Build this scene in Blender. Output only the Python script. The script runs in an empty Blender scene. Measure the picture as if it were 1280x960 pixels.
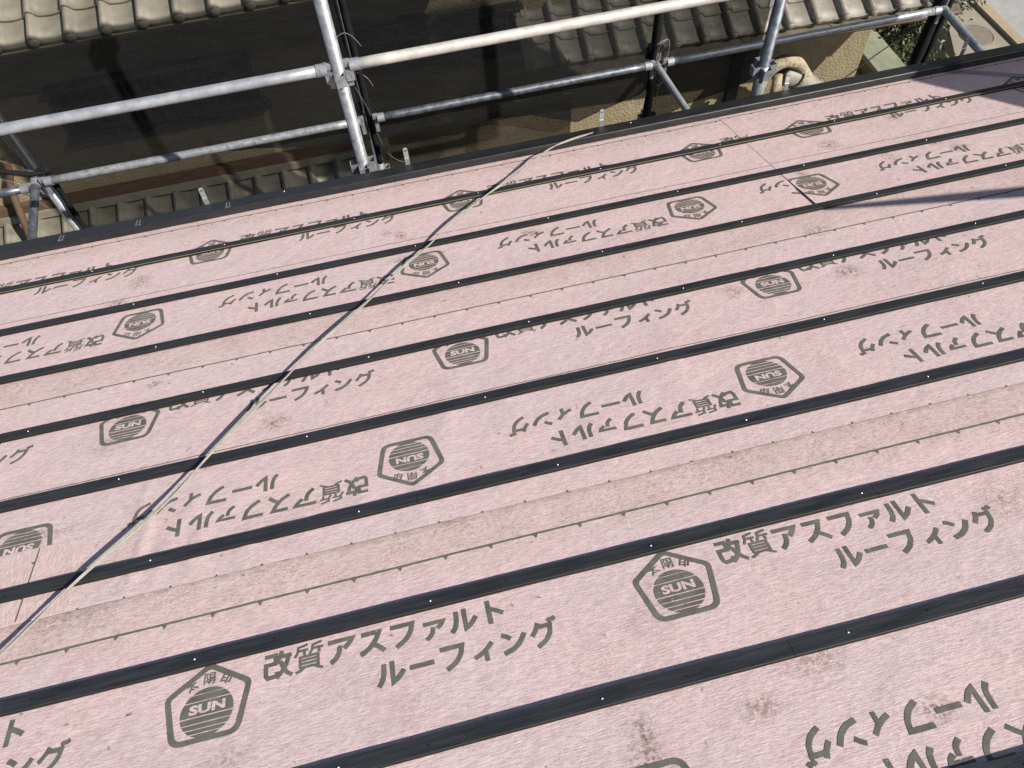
import bpy, bmesh, math, random
from mathutils import Vector, Matrix, noise
random.seed(7)
SC = bpy.context.scene
COL = SC.collection
PITCH = math.radians(16.7)
SUN = Vector((.58, -.50, .643)).normalized()

# ------------------------------------------------------------------ camera
cam_data = bpy.data.cameras.new('camera'); cam = bpy.data.objects.new('camera', cam_data); COL.objects.link(cam)
cam_data.sensor_width = 36; cam_data.lens = 27.512; cam_data.clip_start = .05; cam_data.clip_end = 500
CAMROT = Matrix(((0.97145, 0.21977, -0.08939), (-0.23283, 0.81068, -0.53721), (-0.04559, 0.54268, 0.83870)))
CAMPOS = Vector((0, -2.45985, 2.16421))
cam.matrix_world = Matrix.Translation(CAMPOS) @ CAMROT.to_4x4()
SC.camera = cam
# ------------------------------------------------------------------ sky, sun, exposure
W = bpy.data.worlds.new('World'); SC.world = W; W.use_nodes = True
wn = W.node_tree.nodes; wl = W.node_tree.links
sky = wn.new('ShaderNodeTexSky'); sky.sky_type = 'NISHITA'; sky.sun_disc = False
sky.sun_elevation = math.asin(SUN.z); sky.sun_rotation = math.atan2(SUN.x, SUN.y)
wn['Background'].inputs[1].default_value = .06
wl.new(sky.outputs[0], wn['Background'].inputs[0])
sd = bpy.data.lights.new('sun', 'SUN'); sun = bpy.data.objects.new('sun', sd); COL.objects.link(sun)
sd.energy = 5.0; sd.angle = math.radians(.5); sd.color = (1, .93, .84)
sun.rotation_euler = SUN.to_track_quat('Z', 'Y').to_euler(); sun.location = (3, -3, 6)
SC.view_settings.view_transform = 'Standard'; SC.view_settings.look = 'None'
SC.view_settings.gamma = 1; SC.view_settings.use_curve_mapping = False
SC.view_settings.exposure = .68

# ------------------------------------------------------------------ helpers
ROOF = Matrix.Rotation(-PITCH, 4, 'X')            # roof-local (x along eave, y down slope, z out of roof) -> world
def rw(x, y, z=0): return ROOF @ Vector((x, y, z))

def tag(o, label=None, cat=None, group=None, kind=None):
    for k, v in (('label', label), ('category', cat), ('group', group), ('kind', kind)):
        if v: o[k] = v
    return o
def link(name, bm, mat, parent=None, M=None, smooth=False):
    me = bpy.data.meshes.new(name)
    bmesh.ops.recalc_face_normals(bm, faces=bm.faces[:]) if len(bm.faces) else None
    bm.to_mesh(me); bm.free()
    if smooth:
        for p in me.polygons: p.use_smooth = True
    for m in (mat if isinstance(mat, (list, tuple)) else [mat]): me.materials.append(m)
    o = bpy.data.objects.new(name, me); COL.objects.link(o)
    if M is not None: o.matrix_world = M
    if parent is not None: o.parent = parent
    return o
def empty(name, loc, label, cat, group=None, M=None):
    o = bpy.data.objects.new(name, None); COL.objects.link(o); o.empty_display_size = .1
    if M is not None: o.matrix_world = M
    else: o.location = loc
    return tag(o, label, cat, group)
def box(bm, x0, x1, y0, y1, z0, z1, M=None, bev=0):
    r = bmesh.ops.create_cube(bm, size=1)
    vs = r['verts']
    for v in vs:
        v.co = Vector(((x0+x1)/2 + v.co.x*(x1-x0), (y0+y1)/2 + v.co.y*(y1-y0), (z0+z1)/2 + v.co.z*(z1-z0)))
    if bev:
        es = list({e for v in vs for e in v.link_edges})
        rr = bmesh.ops.bevel(bm, geom=es, offset=bev, segments=2, affect='EDGES', profile=.5)
        vs = list({v for f in rr['faces'] for v in f.verts} | {v for v in vs if v.is_valid})
    if M is not None:
        bmesh.ops.transform(bm, matrix=M, verts=vs)
    return vs
def tube(bm, pts, r, seg=12, cap=True):
    pts = [Vector(p) for p in pts]; rings = []
    up = None
    for i, p in enumerate(pts):
        t = (pts[min(i+1, len(pts)-1)] - pts[max(i-1, 0)]).normalized()
        if up is None:
            up = t.orthogonal().normalized()
        up = (up - t*up.dot(t)).normalized(); b = t.cross(up)
        rr = r[i] if isinstance(r, (list, tuple)) else r
        rings.append([bm.verts.new(p + (up*math.cos(2*math.pi*k/seg) + b*math.sin(2*math.pi*k/seg))*rr) for k in range(seg)])
    for a, c in zip(rings, rings[1:]):
        for k in range(seg): bm.faces.new((a[k], a[(k+1) % seg], c[(k+1) % seg], c[k]))
    if cap: bm.faces.new(rings[0][::-1]); bm.faces.new(rings[-1])
def smooth_path(pts, n=8):
    pts = [Vector(p) for p in pts]; out = []
    for i in range(len(pts)-1):
        p0 = pts[max(i-1, 0)]; p1 = pts[i]; p2 = pts[i+1]; p3 = pts[min(i+2, len(pts)-1)]
        for k in range(n):
            t = k/n
            out.append(.5*((2*p1) + (p2-p0)*t + (2*p0-5*p1+4*p2-p3)*t*t + (3*p1-p0-3*p2+p3)*t**3))
    out.append(pts[-1]); return out

# ------------------------------------------------------------------ materials
class N:
    """tiny node-tree builder"""
    def __init__(s, name):
        s.m = bpy.data.materials.new(name); s.m.use_nodes = True
        s.t = s.m.node_tree; s.n = s.t.nodes; s.b = s.n['Principled BSDF']; s.out = s.n['Material Output']
        s.co = None
    def add(s, typ, **kw):
        n = s.n.new(typ)
        for k, v in kw.items(): setattr(n, k, v)
        return n
    def set(s, sock, v):
        if hasattr(v, 'links') or isinstance(v, bpy.types.NodeSocket): s.t.links.new(v, sock)
        else: sock.default_value = v
    def coord(s, kind='Object'):
        if s.co is None: s.co = s.add('ShaderNodeTexCoord')
        return s.co.outputs[kind]
    def map(s, scale=(1, 1, 1), loc=(0, 0, 0), kind='Object', rot=(0, 0, 0)):
        m = s.add('ShaderNodeMapping'); s.t.links.new(s.coord(kind), m.inputs[0])
        m.inputs['Scale'].default_value = scale; m.inputs['Location'].default_value = loc; m.inputs['Rotation'].default_value = rot
        return m.outputs[0]
    def noise(s, scale, detail=4, rough=.55, vec=None, dist=0):
        n = s.add('ShaderNodeTexNoise'); n.inputs['Scale'].default_value = scale; n.inputs['Detail'].default_value = detail
        n.inputs['Roughness'].default_value = rough; n.inputs['Distortion'].default_value = dist
        s.t.links.new(vec if vec is not None else s.coord(), n.inputs['Vector']); return n.outputs[0]
    def ramp(s, v, a, b, lo=0., hi=1.):
        n = s.add('ShaderNodeMapRange'); n.clamp = True
        s.set(n.inputs[0], v); n.inputs[1].default_value = a; n.inputs[2].default_value = b
        n.inputs[3].default_value = lo; n.inputs[4].default_value = hi; return n.outputs[0]
    def mix(s, f, a, b, mode='MIX'):
        n = s.add('ShaderNodeMix', data_type='RGBA', blend_type=mode)
        s.set(n.inputs[0], f)
        for i, c in ((6, a), (7, b)):
            s.set(n.inputs[i], (*c, 1) if isinstance(c, tuple) and len(c) == 3 else c)
        return n.outputs[2]
    def math(s, op, a, b=0., c=0.):
        n = s.add('ShaderNodeMath', operation=op); s.set(n.inputs[0], a); s.set(n.inputs[1], b); s.set(n.inputs[2], c); return n.outputs[0]
    def bump(s, h, strength=.3, dist=.01):
        n = s.add('ShaderNodeBump'); n.inputs['Strength'].default_value = strength; n.inputs['Distance'].default_value = dist
        s.t.links.new(h, n.inputs['Height']); s.t.links.new(n.outputs[0], s.b.inputs['Normal'])
    def base(s, c): s.set(s.b.inputs['Base Color'], (*c, 1) if isinstance(c, tuple) and len(c) == 3 else c)
    def p(s, rough=.6, metal=0., spec=.5):
        s.set(s.b.inputs['Roughness'], rough); s.set(s.b.inputs['Metallic'], metal); s.set(s.b.inputs['Specular IOR Level'], spec)

PINK = (.575, .470, .482)
def mat_sheet(name, smudges, lap=True, off=(0, 0, 0), turn=0.):
    q = N(name)
    # coordinates: x along the roll, y negative up the slope, origin on the lower edge of the roll
    o3 = q.map(loc=off)
    big = q.noise(2.2, 4, .6, o3)
    col = q.mix(q.ramp(big, .3, .72), PINK, (.62, .475, .462))
    mid = q.noise(14, 5, .65, o3)
    col = q.mix(q.ramp(mid, .45, .78, 0, .55), col, (.50, .385, .405))
    grain_v = q.map(scale=(55, 380, 200), loc=off) if not turn else q.map(scale=(380, 55, 200), loc=off)
    grain = q.noise(1, 3, .65, grain_v, .25)
    col = q.mix(q.ramp(grain, .44, .64, 0, .74), col, (.43, .315, .318))
    col = q.mix(q.ramp(grain, .40, .28, 0, .5), col, (.70, .57, .56))
    mott = q.noise(48, 6, .75, o3)
    col = q.mix(q.ramp(mott, .52, .72, 0, .42), col, (.40, .285, .275))
    speck = q.noise(420, 2, .5, o3)
    col = q.mix(q.ramp(speck, .60, .72, 0, .7), col, (.30, .22, .215))
    col = q.mix(q.ramp(speck, .36, .28, 0, .35), col, (.78, .66, .65))
    sep = q.add('ShaderNodeSeparateXYZ'); q.t.links.new(q.coord(), sep.inputs[0])
    y = sep.outputs[1]
    if lap:      # walked-on, dusty lap band along the lower edge
        band = q.math('MULTIPLY', q.ramp(y, -.15, -.09), q.ramp(y, .02, -.002))
        dn = q.ramp(q.noise(9, 6, .7, o3), .38, .66)
        col = q.mix(q.math('MULTIPLY', band, q.math('MULTIPLY', dn, .30)), col, (.42, .31, .23))
        gr = q.math('MULTIPLY', q.ramp(q.noise(150, 3, .7, o3), .50, .62), q.ramp(q.noise(12, 4, .7, o3), .36, .60))
        col = q.mix(q.math('MULTIPLY', band, q.math('MULTIPLY', gr, .55)), col, (.26, .18, .12))
        edge = q.ramp(y, -.018, -.002)
        col = q.mix(q.math('MULTIPLY', edge, q.ramp(q.noise(30, 5, .7, o3), .35, .6, 0, .6)), col, (.25, .19, .14))
    # general brown foot-dirt in loose patches
    d1 = q.ramp(q.noise(3.1, 3, .6, o3), .50, .72); d2 = q.ramp(q.noise(75, 6, .78, o3), .47, .66)
    spots = q.math('MULTIPLY', q.ramp(q.noise(33, 2, .5, q.map(loc=(off[1], off[0], 2))), .70, .745), q.ramp(q.noise(130, 4, .7, o3), .40, .6))
    col = q.mix(q.math('MULTIPLY', spots, .75), col, (.12, .075, .055))
    col = q.mix(q.math('MULTIPLY', q.math('MULTIPLY', d1, d2), .36), col, (.25, .165, .12))
    # distinct scuffs and boot smudges at fixed places
    for (sx, sy, rx, ry, a) in smudges:
        rx *= .9; ry *= .9; a = min(1, a*1.3) if sx and rx < .055 else a*.8
        v = q.map(scale=(1/rx, 1/ry, 1), loc=(-sx/rx, -sy/ry, 0))
        ln = q.add('ShaderNodeVectorMath', operation='LENGTH'); q.t.links.new(v, ln.inputs[0])
        m = q.ramp(ln.outputs['Value'], 1.0, .1)
        col = q.mix(q.math('MULTIPLY', q.math('MULTIPLY', m, q.ramp(q.noise(85, 5, .8, q.map(loc=(sx*3, sy, 0))), .45, .58)), a), col, (.13, .08, .06))
    q.base(col); q.p(.72, 0, .25)
    hgt = q.math('ADD', q.math('MULTIPLY', grain, .5), q.math('MULTIPLY', q.noise(26, 4, .6, o3), .8))
    b1 = q.add('ShaderNodeBump'); b1.inputs['Strength'].default_value = .55; b1.inputs['Distance'].default_value = .0045
    q.t.links.new(hgt, b1.inputs['Height'])
    # soft puckers and creases, a few centimetres across
    pk = q.math('ADD', q.noise(6, 2, .5, o3, .6), q.math('MULTIPLY', q.noise(19, 3, .6, o3, .3), .22))
    b2 = q.add('ShaderNodeBump'); b2.inputs['Strength'].default_value = .28; b2.inputs['Distance'].default_value = .010
    q.t.links.new(pk, b2.inputs['Height']); q.t.links.new(b2.outputs[0], b1.inputs['Normal']); q.t.links.new(b1.outputs[0], q.b.inputs['Normal'])
    return q.m

def mat_print():
    q = N('printed_ink'); wear = q.noise(260, 4, .7); big = q.noise(30, 3)
    q.base(q.mix(q.ramp(big, .3, .7), (.088, .088, .074), (.145, .142, .122)))
    q.p(.7, 0, .3)
    tr = q.add('ShaderNodeBsdfTransparent'); mx = q.add('ShaderNodeMixShader')
    patch = q.ramp(q.noise(11, 4, .6), .45, .70, -.03, .07)
    q.t.links.new(q.math('MULTIPLY', q.math('MAXIMUM', q.ramp(q.math('ADD', wear, patch), .60, .67), q.ramp(q.noise(700, 2, .6), .63, .70)), .85), mx.inputs[0])
    q.t.links.new(q.b.outputs[0], mx.inputs[1]); q.t.links.new(tr.outputs[0], mx.inputs[2]); q.t.links.new(mx.outputs[0], q.out.inputs[0])
    return q.m
def mat_simple(name, c1, c2, scale=8, rough=.7, metal=0, bump=.2, bdist=.004, spec=.4, stretch=(1, 1, 1), kind='Object', bscale=None, speck=None):
    q = N(name); v = q.map(scale=stretch, kind=kind)
    n = q.noise(scale, 6, .65, v)
    col = q.mix(q.ramp(n, .32, .68), c1, c2)
    if speck: col = q.mix(q.ramp(q.noise(speck[0], 4, .7, v), speck[1], speck[1]+.1, 0, speck[3]), col, speck[2])
    q.base(col); q.set(q.b.inputs['Roughness'], q.ramp(n, .3, .7, rough-.08, rough+.1)); q.b.inputs['Metallic'].default_value = metal
    q.b.inputs['Specular IOR Level'].default_value = spec
    if bump: q.bump(q.noise(bscale or scale*4, 5, .6, v), bump, bdist)
    return q.m
M_BATTEN = mat_simple('dark_batten_wood', (.011, .013, .016), (.027, .030, .035), 30, .60, 0, .6, .0016, .38, (.25, 3, 3), bscale=90, speck=(60, .66, (.075, .07, .062), .6))
M_BATTEN_EDGE = mat_simple('batten_raw_edge', (.008, .0055, .0045), (.018, .011, .008), 20, .8, 0, .3, .002, .3, (.3, 3, 3))
M_EAVE = mat_simple('black_eave_metal', (.007, .0075, .009), (.018, .018, .020), 14, .42, 0, .25, .002, .5, (.5, 2, 2), speck=(40, .66, (.08, .078, .07), .5))
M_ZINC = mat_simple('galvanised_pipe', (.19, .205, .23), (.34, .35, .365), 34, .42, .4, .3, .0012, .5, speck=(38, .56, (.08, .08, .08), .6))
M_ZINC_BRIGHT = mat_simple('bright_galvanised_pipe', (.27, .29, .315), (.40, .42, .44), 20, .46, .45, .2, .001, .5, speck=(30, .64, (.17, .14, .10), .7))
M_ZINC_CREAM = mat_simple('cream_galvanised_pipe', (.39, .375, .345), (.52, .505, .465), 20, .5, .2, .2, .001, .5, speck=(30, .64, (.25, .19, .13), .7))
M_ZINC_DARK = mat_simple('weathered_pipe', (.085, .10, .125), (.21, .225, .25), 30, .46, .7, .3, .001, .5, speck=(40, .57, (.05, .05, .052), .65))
M_GALV = mat_simple('bracket_zinc', (.46, .48, .50), (.60, .61, .62), 40, .32, .6, .1, .001)
M_CABLE = mat_simple('cable_sheath', (.20, .195, .165), (.30, .29, .25), 60, .6, 0, .1, .001)
M_STRING = mat_simple('yellow_string', (.13, .13, .055), (.19, .185, .085), 50, .8, 0, 0)
M_CORD = mat_simple('tie_cord', (.11, .108, .10), (.20, .195, .185), 50, .8, 0, 0)
M_NAIL = mat_simple('nail_steel', (.75, .76, .78), (.85, .85, .86), 50, .3, .8, 0)
M_HOLE = mat_simple('nail_hole_black', (.004, .004, .004), (.008, .008, .008), 50, .9, 0, 0)
M_STUCCO = mat_simple('tan_stucco', (.19, .16, .098), (.26, .218, .138), 9, .9, 0, .9, .022, .2, bscale=42, speck=(3, .58, (.31, .26, .18), .5))
M_STUCCO_S = mat_simple('tan_stucco_smooth', (.17, .145, .10), (.21, .18, .13), 5, .9, 0, .4, .006, .2, bscale=60)
M_TILE_LOW = mat_simple('skirt_tile_clay', (.10, .093, .072), (.17, .157, .12), 6, .62, 0, .25, .003, .4, bscale=40)
M_TILE = mat_simple('roof_tile_clay', (.125, .115, .09), (.19, .175, .138), 6, .62, 0, .25, .003, .4, bscale=40, speck=(18, .60, (.17, .16, .14), .6))
def vary(m, amt=.2):
    t = m.node_tree; b = t.nodes['Principled BSDF']; l = b.inputs['Base Color'].links[0]; src = l.from_socket
    g = t.nodes.new('ShaderNodeNewGeometry'); r = t.nodes.new('ShaderNodeMapRange'); r.inputs[3].default_value = 1-amt; r.inputs[4].default_value = 1+amt*.6
    h = t.nodes.new('ShaderNodeHueSaturation'); t.links.new(g.outputs['Random Per Island'], r.inputs[0]); t.links.new(r.outputs[0], h.inputs['Value']); t.links.new(src, h.inputs['Color']); t.links.new(h.outputs[0], b.inputs['Base Color'])
M_TILE_DK = mat_simple('roof_tile_grey', (.14, .132, .112), (.25, .232, .195), 6, .55, 0, .25, .003, .45, bscale=40, speck=(14, .58, (.12, .118, .11), .7))
for m_ in (M_TILE, M_TILE_DK, M_TILE_LOW): vary(m_)
M_MORTAR = mat_simple('ridge_plaster', (.20, .17, .12), (.40, .345, .25), 9, .9, 0, .7, .012, .2, speck=(20, .52, (.10, .085, .06), .8))
M_RUST = mat_simple('rusty_brown_board', (.060, .037, .024), (.10, .064, .041), 14, .75, 0, .3, .003, .3, (.3, 2, 2))
M_TAN_BOARD = mat_simple('tan_board', (.21, .14, .072), (.27, .18, .10), 14, .75, 0, .3, .003, .3, (.3, 2, 2))
M_GUTTER = mat_simple('gutter_resin', (.06, .05, .035), (.11, .09, .06), 14, .5, 0, .1, .002)
M_FRAME = mat_simple('window_frame_dark', (.018, .02, .02), (.03, .032, .032), 14, .45, .3, .05, .001)
M_BAR = mat_simple('window_bar_bronze', (.045, .046, .043), (.065, .065, .06), 14, .45, .4, .05, .001)
M_PLASTER = mat_simple('house_wall_plaster', (.50, .47, .42), (.58, .55, .49), 6, .9, 0, .3, .004)
M_PLY = mat_simple('plywood_deck', (.36, .25, .14), (.44, .32, .19), 10, .8, 0, .2, .002, .3, (.3, 3, 1))
M_GROUND = mat_simple('ground_soil', (.04, .034, .026), (.075, .065, .052), 3, .95, 0, .6, .03, .2, bscale=20)
M_PAVE = mat_simple('concrete_paving', (.20, .18, .142), (.27, .243, .195), 1.6, .9, 0, .3, .01, .2, bscale=25, speck=(2.2, .60, (.28, .24, .18), .6))
M_KERB = mat_simple('tan_kerb', (.24, .195, .13), (.30, .245, .17), 6, .85, 0, .3, .006)
M_ROAD = mat_simple('grey_road', (.24, .24, .235), (.30, .30, .295), 5, .9, 0, .4, .008, .2, bscale=80)
M_BLOCK = mat_simple('mossy_concrete', (.15, .16, .115), (.23, .24, .18), 5, .9, 0, .3, .006, .2, speck=(9, .56, (.22, .26, .13), .6))
M_BARK = mat_simple('tree_bark', (.09, .07, .05), (.16, .13, .09), 20, .9, 0, .6, .01)
M_IRON = mat_simple('manhole_iron', (.125, .108, .085), (.19, .166, .13), 30, .8, .0, .3, .004)
M_TAPE = mat_simple('pale_tape', (.10, .095, .088), (.17, .16, .15), 50, .7, 0, 0)
def mat_glass():
    q = N('dark_window_glass'); q.base((.004, .005, .005)); q.p(.25, 0, .25); return q.m
M_GLASS = mat_glass()
def mat_mesh(name, col, alpha, tcol=(.5, .5, .47)):
    q = N(name)
    v = q.noise(2.5, 4, .6); fine = q.noise(220, 2, .5)
    q.base(q.mix(q.ramp(v, .3, .7), col, tuple(c*1.5 for c in col))); q.p(.8, 0, .2)
    tr = q.add('ShaderNodeBsdfTransparent'); tr.inputs[0].default_value = (1, 1, 1, 1)
    tl = q.add('ShaderNodeBsdfTranslucent'); tl.inputs[0].default_value = (*[c*1.3 for c in col], 1)
    m1 = q.add('ShaderNodeMixShader'); m1.inputs[0].default_value = .35
    q.t.links.new(q.b.outputs[0], m1.inputs[1]); q.t.links.new(tl.outputs[0], m1.inputs[2])
    m2 = q.add('ShaderNodeMixShader'); q.set(m2.inputs[0], q.ramp(fine, .3, .7, alpha-.07, alpha+.07))
    q.t.links.new(m1.outputs[0], m2.inputs[1]); q.t.links.new(tr.outputs[0], m2.inputs[2]); q.t.links.new(m2.outputs[0], q.out.inputs[0])
    w = q.noise(6, 4, .6, q.map(scale=(1, 1, 3)))
    q.bump(w, .4, .03)
    return q.m
M_MESH = mat_mesh('scaffold_mesh_fabric', (.0088, .0093, .0102), .22)
M_MESH_MID = mat_mesh('scaffold_mesh_dense', (.0088, .0092, .0098), .17)
M_MESH_LOW = mat_mesh('scaffold_mesh_doubled', (.026, .023, .017), .15)
M_MESH_BLK = mat_simple('black_mesh_hem', (.004, .004, .0045), (.010, .010, .010), 14, .8, 0, .5, .008, .2)
def mat_leaf(name, a, b):
    q = N(name); g = q.add('ShaderNodeNewGeometry'); c = q.mix(g.outputs['Random Per Island'], a, b); q.base(c); q.p(.5, 0, .4); return q.m
M_LEAF = mat_leaf('shrub_leaf', (.018, .028, .008), (.07, .085, .022))

# ------------------------------------------------------------------ the setting: ground, paving, road
def sheet_rect(name, x0, x1, y0, y1, z, mat, thick=None):
    bm = bmesh.new()
    if thick: box(bm, x0, x1, y0, y1, z-thick, z)
    else:
        vs = [bm.verts.new((x, y, z)) for x, y in ((x0, y0), (x1, y0), (x1, y1), (x0, y1))]; bm.faces.new(vs)
    o = link(name, bm, mat); o['kind'] = 'structure'; return o
GZ = -7.4      # alley level invented below the paving so the gap falls into shade
PZ = -5.6
sheet_rect('ground', -150, 150, -150, 150, GZ-.004, M_GROUND)
bm = bmesh.new()
top = [bm.verts.new((x, y, PZ)) for x, y in ((9.9, -6), (9.9, 9.0), (9.5, 8.02), (8.73, 6.16), (7.45, 3.0), (7.45, -6))]; bot = [bm.verts.new((v.co.x, v.co.y, GZ)) for v in top]
bm.faces.new(top)
for k in range(6): bm.faces.new((top[k], top[(k+1) % 6], bot[(k+1) % 6], bot[k]))
link('pavement', bm, M_PAVE)['kind'] = 'structure'
sheet_rect('kerb', 9.903, 10.06, -6, 30, PZ+.06, M_KERB, 1.86)
sheet_rect('road', 10.063, 30, -30, 40, PZ-.06, M_ROAD, 1.7)
mh = empty('manhole_cover', (9.50, 7.0, PZ), 'round dark manhole cover set in the pale concrete paving at top right', 'manhole cover')
bm = bmesh.new(); bmesh.ops.create_cone(bm, cap_ends=True, segments=36, radius1=.24, radius2=.24, depth=.012); link('lid', bm, M_IRON, mh).location = (0, 0, .008)
bm = bmesh.new(); tube(bm, [(.255*math.cos(a*math.pi/18), .27*math.sin(a*math.pi/18), .005) for a in range(37)], .006, 6, False); link('rim', bm, M_IRON, mh)

# ------------------------------------------------------------------ our own house under the roofing
RX0, RX1, RY0, RY1 = -3.4, 3.55, -4.75, .02
own = empty('house', (0, 0, GZ), 'house being reroofed, carrying the pink roofing sheets', 'house')
def under(o, parent):        # parent keeping world placement
    o.parent = parent; o.matrix_parent_inverse = Matrix.Translation(-Vector(parent.location)) if parent.rotation_euler[0] == 0 else parent.matrix_world.inverted()
    return o
bm = bmesh.new(); box(bm, RX0, RX1, RY0, RY1, -.03, -.004); under(link('roof_deck', bm, M_PLY, None, ROOF), own)
bm = bmesh.new(); box(bm, RX0+.05, RX1-.05, RY0, -.55, -.20, -.034); under(link('roof_frame', bm, M_PLY, None, ROOF), own)
bm = bmesh.new(); box(bm, RX0+.35, RX1-.35, -4.3, -.62, GZ, -.25); under(link('wall', bm, M_PLASTER), own)
bm = bmesh.new(); box(bm, RX0, RX1, RY1+.002, RY1+.028, -.20, -.006); under(link('fascia_board', bm, M_EAVE, None, ROOF), own)
bm = bmesh.new(); box(bm, RX0+.05, RX1-.05, -.55, RY1-.002, -.20, -.19); under(link('soffit', bm, M_PLASTER, None, ROOF), own)

# ------------------------------------------------------------------ pink roofing sheets
def zfun_make(lo, seed, wr=()):
    """height of a sheet above the deck at sheet-local (x, v) with v<=0 up the slope; lower 10 cm rides on the sheet below"""
    def zf(x, v):
        z = .0004
        z += .0005*max(0., min(1., (v+.16)/.06))
        z += .0016*noise.noise(Vector((x*2.6, v*5+lo*5, 0))) + .0007*noise.noise(Vector((x*5.5+v*2, v*4.2+lo*4.2, 7))) + .0003*noise.noise(Vector((x*9, v*13+lo*13, 3)))
        for (wx, wv, w, l, a, sk) in wr:
            dx = x-wx-sk*(v-wv)
            z += a*math.exp(-(dx/w)**2-((v-wv)/l)**2)
        return z + .0018
    return zf
def make_sheet(label, x0, x1, lo, length, mat, zf, zoff=0., lift=None, step=.02):
    M = ROOF @ Matrix.Translation((0, lo, zoff))
    f = (lambda x, v: zf(x, v) + lift(x, v)) if lift else zf
    nx = max(2, int((x1-x0)/step)); ny = max(2, int(length/step))
    bm = bmesh.new(); g = []
    for j in range(ny+1):
        v = -length*j/ny
        g.append([bm.verts.new((x0+(x1-x0)*i/nx, v, f(x0+(x1-x0)*i/nx, v))) for i in range(nx+1)])
    for j in range(ny):
        for i in range(nx): bm.faces.new((g[j+1][i], g[j+1][i+1], g[j][i+1], g[j][i]))
    # turned-down rims give the sheet its thickness
    def rim(row):
        low = [bm.verts.new((v.co.x, v.co.y, v.co.z-.0009)) for v in row]; row = [bm.verts.new(v.co) for v in row]
        for i in range(len(row)-1): bm.faces.new((row[i], row[i+1], low[i+1], low[i]))
    rim(g[0]); rim([r[0] for r in g][::-1]); rim([r[-1] for r in g]); rim(g[-1][::-1])
    o = link('roofing_sheet', bm, mat, None, M, True)
    tag(o, label, 'roofing sheet', 'pink printed roofing sheets'); o['_'] = 0; del o['_']
    return o, f

M_INK = mat_print()
# ---- printing: glyph meshes in print space (origin = centre of the sun disc)
def text_bm(body, off, size=1.):
    cu = bpy.data.curves.new('glyphs', 'FONT'); cu.body = body; cu.offset = off; cu.resolution_u = 3; cu.size = size
    ob = bpy.data.objects.new('glyphs', cu); COL.objects.link(ob)
    dg = bpy.context.evaluated_depsgraph_get(); me = bpy.data.meshes.new_from_object(ob.evaluated_get(dg))
    bm = bmesh.new(); bm.from_mesh(me)
    bpy.data.objects.remove(ob); bpy.data.curves.remove(cu); bpy.data.meshes.remove(me)
    return bm
def fit_bm(bm, x0, x1, y0, y1, shear=0.):
    xs = [v.co.x for v in bm.verts]; ys = [v.co.y for v in bm.verts]
    ax, bx, ay, by = min(xs), max(xs), min(ys), max(ys)
    for v in bm.verts:
        yy = (v.co.y-ay)/(by-ay)
        v.co = Vector((x0+(v.co.x-ax)/(bx-ax)*(x1-x0)+shear*(yy-.5), y0+yy*(y1-y0), 0))
    return bm
def merge(dst, src, M=None):
    me = bpy.data.meshes.new('t'); src.to_mesh(me); src.free()
    if M is not None: me.transform(M)
    dst.from_mesh(me); bpy.data.meshes.remove(me)
def poly(bm, pts, z=0.): return bm.faces.new([bm.verts.new((x, y, z)) for x, y in pts])
def rounded(pts, r, n=5):
    out = []
    k = len(pts)
    for i in range(k):
        p = Vector(pts[i]); a = Vector(pts[i-1]); b = Vector(pts[(i+1) % k])
        u = (a-p).normalized(); w = (b-p).normalized()
        for j in range(n+1):
            t = j/n; out.append(((p+u*r)*(1-t)**2 + p*2*t*(1-t) + (p+w*r)*t*t))
    return out
LOGO = bmesh.new()
pent = [(0, .104), (-.0845, .046), (-.0645, -.0585), (.0645, -.0585), (.0845, .046)]
pin = [(0, .0905), (-.0725, .0405), (-.0545, -.048), (.0545, -.048), (.0725, .0405)]
# rounder bottom corners
def ro(P, ra, rb): 
    out = []
    k = len(P)
    for i in range(k):
        p = Vector(P[i]); a = Vector(P[i-1]); b = Vector(P[(i+1) % k]); r = rb if i in (2, 3) else ra
        u = (a-p).normalized(); w = (b-p).normalized()
        for j in range(6):
            t = j/5; out.append((p+u*r)*(1-t)**2 + p*2*t*(1-t) + (p+w*r)*t*t)
    return out
A = [LOGO.verts.new((p.x, p.y, 0)) for p in ro(pent, .012, .022)]; B = [LOGO.verts.new((p.x, p.y, 0)) for p in ro(pin, .007, .014)]
for i in range(len(A)): LOGO.faces.new((A[i], A[(i+1) % len(A)], B[(i+1) % len(A)], B[i]))
RAD = .0502
for a, b in ((0, .10), (.118, .245), (.268, .555), (.585, .69), (.715, .80), (.825, .893), (.918, 1.)):
    y1 = RAD-2*RAD*a; y0 = RAD-2*RAD*b; n = 12
    L = [(-math.sqrt(max(0, RAD*RAD-y*y)), y) for y in [y0+(y1-y0)*k/n for k in range(n+1)]]
    Rr = [(-x, y) for x, y in L]
    for k in range(n):
        vs = [L[k], Rr[k], Rr[k+1], L[k+1]]
        vs = [v for i, v in enumerate(vs) if v not in vs[:i]]
        if len(vs) >= 3: poly(LOGO, vs)
SUNL = fit_bm(text_bm('SUN', .045), -.0345, .0345, -.0010, .0190)
TEXT = bmesh.new()
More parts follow.
